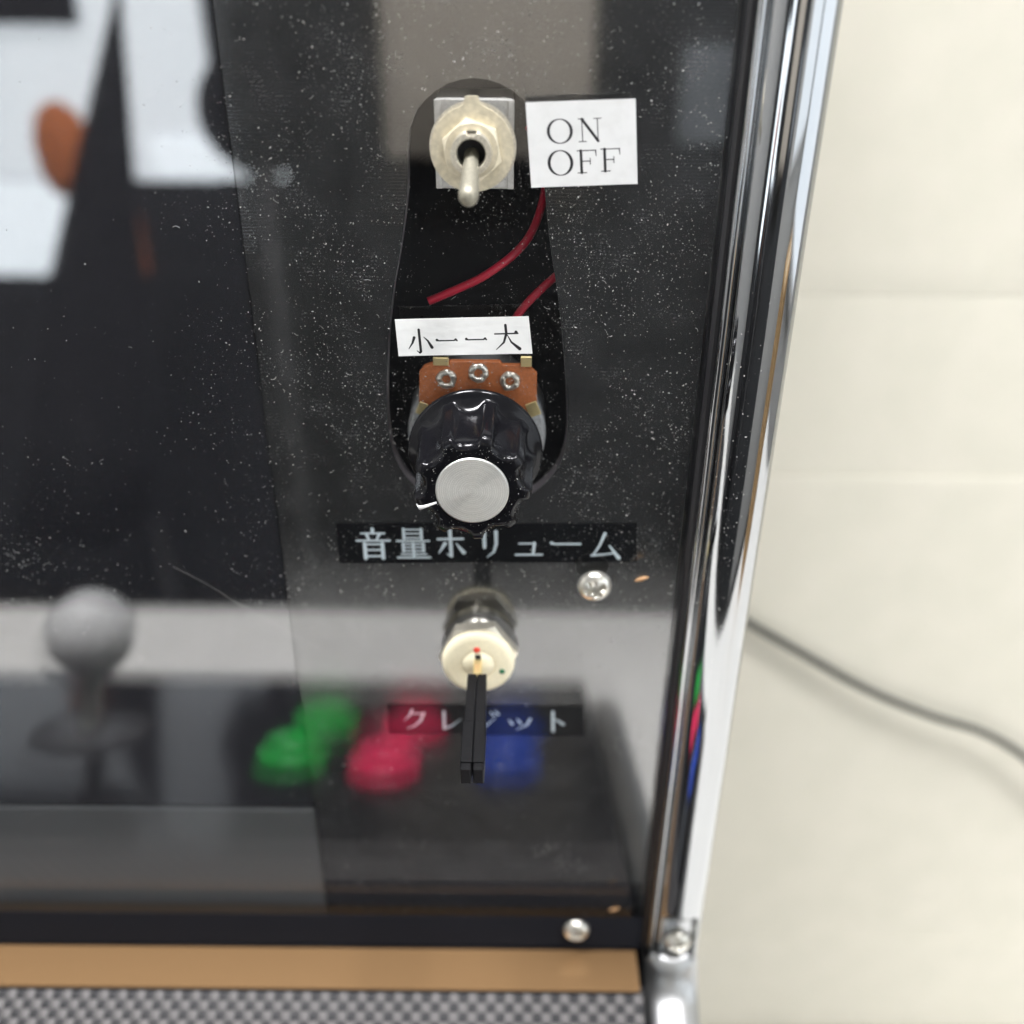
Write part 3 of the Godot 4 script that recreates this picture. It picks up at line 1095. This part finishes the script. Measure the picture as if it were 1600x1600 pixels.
func pan_head(b: Buf, r: float, h: float) -> void:
	# domed head with a cross recess pressed into it
	var n := 72
	var steps := 22
	var rows := []
	for s in steps + 1:
		var u := float(s) / steps
		var rr := r * u
		var row := PackedVector3Array()
		for i in n:
			var a := TAU * i / n
			var p := Vector2(cos(a), sin(a)) * rr
			var z := h * pow(maxf(0.0, 1.0 - pow(u, 2.6)), 0.5) if u < 1.0 else 0.0
			var arm := r * 0.17
			var reach := r * 0.58
			var k := maxf(smoothstep(arm * 1.45, arm * 0.75, absf(p.x)) * smoothstep(reach * 1.15, reach * 0.8, absf(p.y)), smoothstep(arm * 1.45, arm * 0.75, absf(p.y)) * smoothstep(reach * 1.15, reach * 0.8, absf(p.x)))
			z -= k * h * (0.75 - 0.35 * u)
			row.append(Vector3(p.x, p.y, z))
		rows.append(row)
	b.grid(rows, 0, true)

func build_screws() -> void:
	for q in [[Vector3(15.1, -102.3, 0.1), "shiny cross-head screw right of the key switch, below the volume label", 0.4, 3.1], [Vector3(15.6, -197.2, 0.1), "cross-head screw at the bottom right of the panel, just above the gold strip", 0.85, 3.0]]:
		var b := Buf.new()
		pan_head(b, q[3], 1.9)
		var o := obj("panel_screw", b, M.steel, self, q[0])
		o.rotation.z = q[2]
		tag(o, q[1], "screw", "screws holding the panel")
	var b := Buf.new()
	pan_head(b, 3.2, 2.3)
	var o := obj("trim_screw", b, M.steel, self, Vector3(38.6, -198.4, 1.7))
	o.rotation = Vector3(-0.15, 0, 0.3)
	tag(o, "domed screw sunk in a hollow of the chrome trim, near the bottom", "screw")

func build_stickers() -> void:
	sticker("switch_label", "white label printed ON above OFF, right of the toggle switch", [Vector2(1.36, -20.56), Vector2(16.82, -19.92), Vector2(17.91, -31.52), Vector2(2.38, -32.21)], Color(0.85, 0.85, 0.845), Color(0.05, 0.05, 0.07), [["O", .185, .20, .225, .285], ["N", .47, .20, .21, .28], ["O", .175, .565, .225, .30], ["F", .44, .57, .19, .28], ["F", .66, .56, .19, .28]], Vector2i(780, 590), 0.45, 1.18)
	sticker("range_label", "narrow white label with Japanese small to large marks, above the brown terminal board", [Vector2(-18.64, -52.5), Vector2(2.32, -51.78), Vector2(3.03, -57.92), Vector2(-18.33, -58.56)], Color(0.90, 0.90, 0.89), Color(0.05, 0.05, 0.06), [["small", .07, .26, .20, .70], ["dash", .285, .28, .175, .64], ["dash", .505, .27, .175, .64], ["big", .72, .19, .20, .72]], Vector2i(860, 252), 0.45, 1.15)
	var white := Color(0.80, 0.85, 0.87)
	sticker("volume_label", "long black label with white Japanese lettering for sound volume, under the knob", [Vector2(-31.49, -91.7), Vector2(22.33, -91.12), Vector2(22.9, -99.28), Vector2(-31.46, -100.15)], Color(0.035, 0.04, 0.055), white, [["oto", .060, .13, .118, .76], ["ryou", .196, .12, .112, .77], ["ho", .325, .14, .105, .76], ["ri", .470, .16, .082, .72], ["yu", .588, .24, .100, .64], ["long", .712, .20, .104, .62], ["mu", .840, .22, .104, .70]], Vector2i(1400, 216), 0.7, 1.3, 0.3, -3.2)
	sticker("credit_label", "small black label with white Japanese lettering, behind the black key", [Vector2(-24.47, -133.57), Vector2(14.7, -133.77), Vector2(15.04, -141.57), Vector2(-24.63, -141.36)], Color(0.115, 0.12, 0.13), white, [["ku", .070, .17, .130, .66], ["re", .255, .19, .125, .66], ["ji", .430, .18, .140, .66], ["tsu", .600, .22, .140, .62], ["to", .795, .17, .125, .68]], Vector2i(1000, 192), 0.7, 1.3, 0.3, -3.2)

func curve(points: Array, step := 1.0) -> PackedVector3Array:
	var c := Curve3D.new()
	c.bake_interval = step
	var n := points.size()
	for i in n:
		var d: Vector3 = (points[mini(i + 1, n - 1)] - points[maxi(i - 1, 0)]) / 6.0
		c.add_point(points[i], -d, d)
	return c.get_baked_points()

func build_wires() -> void:
	var rows := [[[Vector3(-14.0, -52.3, -8.5), Vector3(-9, -50.2, -8.8), Vector3(-4.5, -48.0, -9.2), Vector3(0.2, -44.8, -10.8), Vector3(3.1, -41.4, -13), Vector3(4.9, -35.8, -16), Vector3(4.8, -30, -19), Vector3(2.0, -27, -21)], "long red wire curving down from the toggle switch inside the slot"], [[Vector3(-0.6, -56.5, -8.0), Vector3(1.2, -53.6, -8.2), Vector3(3.4, -51.2, -8.6), Vector3(6.4, -48.6, -9.5), Vector3(10, -46.5, -12)], "short red wire beside the slot's right edge, above the narrow white label"]]
	for q in rows:
		var t := thing("red_wire", q[1], "wire", q[0][0], "red wires inside the slot")
		var pts := curve(q[0], 0.8)
		for i in pts.size():
			pts[i] -= q[0][0]
		var b := Buf.new()
		b.tube(pts, 0.66, 0.66, 14)
		obj("insulation", b, M.wire, t)

func build_cable() -> void:
	var b := Buf.new()
	var p := curve([Vector3(30, -178, -133), Vector3(60, -194.5, -135.5), Vector3(79, -207.5, -136.6), Vector3(104, -223.2, -136.3), Vector3(130.4, -239.3, -135.8), Vector3(156.8, -251.4, -135.2), Vector3(175.5, -257.8, -134.8), Vector3(190.5, -266.2, -134.5), Vector3(203.5, -277.6, -134.5), Vector3(228, -308, -135), Vector3(262, -372, -136), Vector3(284, -446, -136)], 4.0)
	b.tube(p, 1.4, 1.4, 16)
	var o := obj("power_cable", b, M.cable)
	tag(o, "thin dark cable sagging across the cream wall behind the cabinet", "cable")
	for q in [[Vector3(23.5, -100.6, 0.5), Vector3(2.6, 0.9, 0.8), 0.35, "tiny brown wood chip stuck to the panel right of the upper screw"], [Vector3(23.8, -189.8, 0.5), Vector3(2.6, 0.8, 0.7), 0.35, "tiny brown wood chip stuck to the panel above the lower screw"]]:
		b = Buf.new()
		var rows := []
		for i in 7:
			var u := i / 6.0
			var row := PackedVector3Array()
			for k in 8:
				var a := TAU * k / 8.0
				var rr: float = sin(PI * clampf(u, 0.03, 0.97)) ** 0.7 * (0.8 + 0.35 * rng.randf())
				row.append(Vector3((u - 0.5) * q[1].x, cos(a) * rr * q[1].y / 2, sin(a) * rr * q[1].z / 2))
			rows.append(row)
		b.grid(rows, 0, true)
		o = obj("wood_chip", b, M.chip, self, q[0])
		o.rotation.z = q[2]
		tag(o, q[3], "wood chip", "chips of wood on the panel")

func build_deck_controls() -> void:
	# joystick and push buttons on the deck; the picture shows them mirrored in the clear panel
	var t := thing("joystick", "joystick with a grey ball top, mirrored in the clear panel at lower left", "joystick", Vector3(-144.7, -240.1, 103.7))
	t.rotation.x = SLOPE
	var b := Buf.new()
	ring_y(b, [Vector2(0, 0.02), Vector2(19.5, 0.02), Vector2(20.0, 0.4), Vector2(19.2, 1.0), Vector2(6, 1.8), Vector2(3.6, 1.8)])
	obj("dust_disc", b, M.disc, t)
	b = Buf.new()
	b.tube(PackedVector3Array([Vector3(0, 1.5, 0), Vector3(0.5, 12, 0), Vector3(1.0, 26, 0)]), 3.6, 3.6, 24)
	obj("shaft", b, M.shaft, t)
	b = Buf.new()
	var prof := []
	for i in 25:
		var a := PI * i / 24.0 - PI / 2
		prof.append(Vector2(cos(a) * 14.7, 35.0 + sin(a) * 14.7))
	ring_y(b, prof)
	obj("ball_top", b, M.ball, t, Vector3(1.4, 0, 0))
	for q in [["green", -65.8, 113.4, "far"], ["green", -70.8, 80.0, "near"], ["red", -33.5, 111.5, "far"], ["red", -40.2, 77.0, "near"], ["blue", 0.7, 109.5, "far"], ["blue", -1.3, 79.5, "near"]]:
		var pt := thing("push_button", "%s push button, %s row, mirrored in the clear panel" % [q[0], "upper" if q[3] == "far" else "lower"], "push button", Vector3(q[1], DECK.y + 0.02 - sin(SLOPE) * q[2], DECK.z + cos(SLOPE) * q[2]), "push buttons on the deck")
		pt.rotation.x = SLOPE
		b = Buf.new()
		ring_y(b, [Vector2(12.0, 0.02), Vector2(12.0, 1.2), Vector2(11.5, 2.2), Vector2(10.2, 2.8), Vector2(9.6, 2.6)])
		obj("collar", b, M[q[0]], pt)
		b = Buf.new()
		ring_y(b, [Vector2(9.5, 0.3), Vector2(9.4, 4.2), Vector2(8.8, 5.6), Vector2(7.2, 6.6), Vector2(4, 7.0), Vector2(0, 7.1)])
		obj("plunger", b, M[q[0]], pt)

func ring_y(b: Buf, prof: Array) -> void:
	var n := 48
	var rows := []
	for q in prof:
		var row := PackedVector3Array()
		for i in n:
			var a := TAU * i / n
			row.append(Vector3(cos(a) * q.x, q.y, sin(a) * q.x))
		rows.append(row)
	b.grid(rows, 0, true)

func build_reflected_room() -> void:
	# what stands across the room and shows, soft and dim, as reflections in the clear panel
	var t := thing("window", "bright window across the room, mirrored at the upper left of the panel", "window", Vector3(-730, -365, 1596))
	var glow := mat(Color(0.8, 0.82, 0.85), 0.6)
	glow.emission_enabled = true
	glow.emission = Color(0.93, 0.97, 1.0)
	glow.emission_energy_multiplier = 2.3
	slab("window_pane", Vector3(-250, 0, -12), Vector3(236, 790, -4), glow, t)
	var glow3: StandardMaterial3D = glow.duplicate()
	glow3.emission_energy_multiplier = 3.8
	slab("window_pane", Vector3(-250, -165, -12), Vector3(0, -4, -4), glow3, t)
	slab("window_pane", Vector3(130, 4, -16), Vector3(345, 66, -12.5), glow3, t)
	slab("blind", Vector3(-260, 238, -40), Vector3(52, 800, -24), M.cloth_dark, t, 3)
	slab("frame", Vector3(-275, 790.5, -20), Vector3(262, 815, -1), M.room_white, t, 2)
	var l := AreaLight3D.new()
	l.name = "window_light"
	l.area_size = Vector2(0.48, 0.78)
	l.light_energy = 0.08
	l.light_color = Color(0.93, 0.97, 1.0)
	l.area_range = 6.0
	l.shadow_enabled = true
	add_child(l, true)
	l.position = Vector3(-738, 28, 1580) * MM
	t = thing("side_window", "tall window in the right side wall, its bluish light streaking down the chrome trim", "window", Vector3(1496, -470, 800))
	var glow2: StandardMaterial3D = glow.duplicate()
	glow2.emission_energy_multiplier = 0.7
	slab("window_pane", Vector3(-12, 0, -620), Vector3(-4, 1350, 620), glow2, t)
	slab("frame", Vector3(-22, 1350.5, -650), Vector3(-1, 1390, 650), M.room_white, t, 2)
	slab("sill", Vector3(-60, -40, -650), Vector3(-1, -0.5, 650), M.room_white, t, 2)
	t = thing("corner_window", "window at the right end of the far wall, a pale streak in the chrome trim", "window", Vector3(1030, -330, 1588))
	slab("window_pane", Vector3(-400, 0, -10), Vector3(400, 1000, -2), glow2, t)
	slab("frame", Vector3(-430, -35, -16), Vector3(430, -1, -1), M.room_white, t, 2)
	l = AreaLight3D.new()
	l.name = "corner_window_light"
	l.area_size = Vector2(0.78, 0.98)
	l.light_energy = 0.09
	l.light_color = Color(0.90, 0.95, 1.0)
	l.area_range = 6.0
	l.shadow_enabled = true
	add_child(l, true)
	l.position = Vector3(1030, 170, 1574) * MM
	l = AreaLight3D.new()
	l.name = "side_window_light"
	l.area_size = Vector2(1.22, 1.33)
	l.light_energy = 0.28
	l.light_color = Color(0.90, 0.95, 1.0)
	l.area_range = 6.0
	l.shadow_enabled = true
	add_child(l, true)
	l.position = Vector3(1480, 205, 800) * MM
	l.rotation = Vector3(0, PI / 2, 0)
	# dark coat on a stand in front of the window
	t = thing("coat", "dark coat hanging on a stand, a dim wedge mirrored at the upper left", "coat", Vector3(-600, -1200, 1300))
	var b := Buf.new()
	var prof := [Vector2(2, 1160), Vector2(6, 1122), Vector2(26, 1000), Vector2(46, 880), Vector2(72, 720), Vector2(92, 500), Vector2(104, 320), Vector2(0, 320)]
	var rows := []
	for q in prof:
		var row := PackedVector3Array()
		for i in 40:
			var a := TAU * i / 40.0
			var rr: float = q.x * (1.0 + 0.10 * sin(a * 5.0 + q.y * 0.004))
			row.append(Vector3(cos(a) * rr + 81.0 - (1122.0 - q.y) * 0.262, q.y, sin(a) * rr * 0.6))
		rows.append(row)
	b.grid(rows, 0, true)
	obj("cloth", b, M.cloth_dark, t)
	slab("orange_lining", Vector3(30, 745, 40), Vector3(45, 838, 52), M.orange, t, 3)
	b = Buf.new()
	ring_y(b, [Vector2(160, 0), Vector2(160, 14), Vector2(14, 30), Vector2(12, 330), Vector2(0, 330)])
	obj("stand", b, M.black_paint, t)
	# orange bag behind the coat, and a round black stool back on the right
	b = Buf.new()
	rows = []
	for q in [Vector2(2, 0), Vector2(26, 5), Vector2(40, 34), Vector2(43, 80), Vector2(32, 118), Vector2(13, 134), Vector2(2, 137)]:
		var row := PackedVector3Array()
		for i in 24:
			var a := TAU * i / 24.0
			row.append(Vector3(cos(a) * q.x, q.y, sin(a) * q.x * 0.5))
		rows.append(row)
	b.grid(rows, 0, true)
	tag(obj("orange_bag", b, M.orange, self, Vector3(-672, -352, 1400)), "orange bag hanging beside the dark coat, mirrored at the far left", "bag")
	t = thing("stool", "black stool with a round back, a dim disc mirrored at upper left", "stool", Vector3(-355, -1200, 1310))
	b = Buf.new()
	b.lathe([[Vector2(0, -20), Vector2(70, -18), Vector2(84, 0), Vector2(70, 18), Vector2(0, 20)]], 40, Vector3(0, 985, 0))
	obj("round_back", b, M.cloth_dark, t)
	b = Buf.new()
	ring_y(b, [Vector2(150, 0), Vector2(150, 20), Vector2(22, 40), Vector2(20, 920), Vector2(0, 920)])
	obj("column", b, M.black_paint, t)
	t = thing("cupboard", "pale wall cupboard across the room, a grey patch mirrored above the toggle switch", "cupboard", Vector3(-40, -310, 1595))
	slab("case", Vector3(-165, 0, -90), Vector3(160, 900, 0), M.cupboard, t, 3)
	slab("door", Vector3(-162, 4, -106), Vector3(157, 896, -91), M.cupboard, t, 3)
	b = Buf.new()
	b.box(Vector3(-45, -150, -8), Vector3(45, 0, 8), 6)
	tag(obj("towel", b, M.towel, self, Vector3(310, -150, 1585)), "grey towel on the far wall, a dim patch mirrored beside the chrome trim", "towel")

func build_dust() -> void:
	var t := get_node("arcade_cabinet/clear_panel")
	# specks: squashed lumps; lint: short bent hairs
	var b := Buf.new()
	var rows := []
	for i in 4:
		var u := i / 3.0
		var row := PackedVector3Array()
		for k in 6:
			var a := TAU * k / 6.0
			row.append(Vector3(cos(a) * sin(PI * u) * 0.5, sin(a) * sin(PI * u) * 0.5, -cos(PI * u) * 0.5))
		rows.append(row)
	b.grid(rows, 0, true)
	b.outward()
	var lump := b.mesh()
	var dens := FastNoiseLite.new()
	dens.seed = 77
	dens.frequency = 0.045
	dens.fractal_octaves = 3
	var spots: Array[Transform3D] = []
	var tries := 0
	while spots.size() < 12000 and tries < 120000:
		tries += 1
		var p := Vector2(rng.randf_range(-112, 30.3), rng.randf_range(-200, -6))
		var d := 0.55 + dens.get_noise_2d(p.x, p.y) * 1.1
		d *= smoothstep(-60, -32, p.x) * 0.95 + 0.05
		d *= lerpf(0.10, 1.0, smoothstep(-128, -70, p.y))
		d += 0.5 * exp(-absf(p.distance_to(Vector2(-6, -74)) - 13.0) / 3.0) * smoothstep(-78.0, -60.0, p.y)
		d += 0.5 * exp(-p.distance_squared_to(Vector2(17, -45)) / 160.0)
		d += 0.25 * exp(-p.distance_squared_to(Vector2(-90, -95)) / 500.0)
		if rng.randf() > d:
			continue
		var s := 0.04 + 0.15 * pow(rng.randf(), 5.0) + 0.03 * rng.randf()
		var long := 1.0 + 1.6 * pow(rng.randf(), 3.0)
		var bas := Basis(Vector3.BACK, rng.randf() * TAU).scaled_local(Vector3(s * long, s, s * 0.6))
		spots.append(Transform3D(bas, Vector3(p.x, p.y, 0.02) * MM))
	for i in 260:
		var c: Vector2 = [Vector2(9, -172), Vector2(14, -176), Vector2(24, -140), Vector2(-88, -98)][i % 4]
		var p := c + Vector2(rng.randfn() * 2.6, rng.randfn() * 1.6)
		var s := 0.08 + 0.10 * rng.randf()
		spots.push_front(Transform3D(Basis(Vector3.BACK, rng.randf() * TAU).scaled_local(Vector3(s * 2.0, s, s * 0.3)), Vector3(p.x, p.y, 0.02) * MM))
	scatter(t, "dull_dust_specks", lump, spots.slice(0, 10600), M.dull_dust)
	scatter(t, "dust_specks", lump, spots.slice(10600), M.dust)
	b = Buf.new()
	var pts := PackedVector3Array()
	for i in 6:
		var u := i / 5.0
		pts.append(Vector3(u - 0.5, 0.16 * sin(u * 3.4), 0.06 * sin(u * 5.0)))
	b.tube(pts, 0.05, 0.03, 5)
	b.outward()
	var lint := b.mesh()
	spots = []
	for i in 420:
		var p := Vector2(rng.randf_range(-105, 30), rng.randf_range(-125, -6))
		if p.x < -40 and rng.randf() < 0.8:
			continue
		var s := 0.35 + 0.75 * pow(rng.randf(), 2.5)
		var bas := Basis(Vector3.BACK, rng.randf() * TAU).scaled_local(Vector3(s, s * rng.randf_range(-1.3, 1.3), s * 0.8))
		spots.append(Transform3D(bas, Vector3(p.x, p.y, 0.05) * MM))
	scatter(t, "lint", lint, spots.slice(0, 330), M.dull_dust)
	scatter(t, "bright_lint", lint, spots.slice(330), M.dust)
	# dust on the chrome trim
	spots = []
	for i in 420:
		var y := -rng.randf_range(40, 130)
		if rng.randf() > exp(-pow((y + 85.0) / 28.0, 2.0)):
			continue
		var x := 34.6 + 3.6 * rng.randf() + 0.8 * rng.randfn()
		var u := clampf((x - 32.05 - 6.5) / 4.9, -0.95, 0.95)
		var z := 1.0 + 0.45 + 3.0 * pow(1.0 - u * u, 0.56)
		var s := 0.06 + 0.16 * pow(rng.randf(), 3.0)
		spots.append(Transform3D(Basis(Vector3.BACK, rng.randf() * TAU).scaled_local(Vector3(s * (1.0 + 2.0 * pow(rng.randf(), 4.0)), s, s * 0.5)), Vector3(x, y, z) * MM))
	scatter(get_node("chrome_trim/upright_trim"), "dust_specks", lump, spots, M.dust)
	# dust on top of the knob's body and on the lock
	spots = []
	for i in 170:
		var a := rng.randf() * TAU
		var r := rng.randf_range(5.9, 8.2)
		var s := 0.04 + 0.10 * pow(rng.randf(), 3.0)
		spots.append(Transform3D(Basis(Vector3.BACK, rng.randf() * TAU).scaled_local(Vector3(s * 1.5, s, s * 0.5)), Vector3(cos(a) * r, sin(a) * r, 15.03) * MM))
	scatter(get_node("volume_control/knob"), "dust_specks", lump, spots, M.dust)
	# long hair-thin scratch
	b = Buf.new()
	b.tube(curve([Vector3(-61, -99.1, 0.0), Vector3(-55, -103.2, 0.01), Vector3(-50.5, -107, 0.01), Vector3(-44, -111.8, 0.01), Vector3(-36, -117.6, 0.01)], 1.0), 0.014, 0.008, 5)
	obj("scratch", b, M.hair, t)

func scatter(parent: Node, called: String, m: Mesh, spots: Array, mt: Material) -> void:
	var mm := MultiMesh.new()
	mm.transform_format = MultiMesh.TRANSFORM_3D
	mm.mesh = m
	mm.instance_count = spots.size()
	for i in spots.size():
		mm.set_instance_transform(i, spots[i])
	var o := MultiMeshInstance3D.new()
	o.name = called
	o.multimesh = mm
	o.material_override = mt
	o.set_meta("kind", "stuff")
	parent.add_child(o, true)
	if parent.name == &"clear_panel":
		o.position = Vector3.ZERO
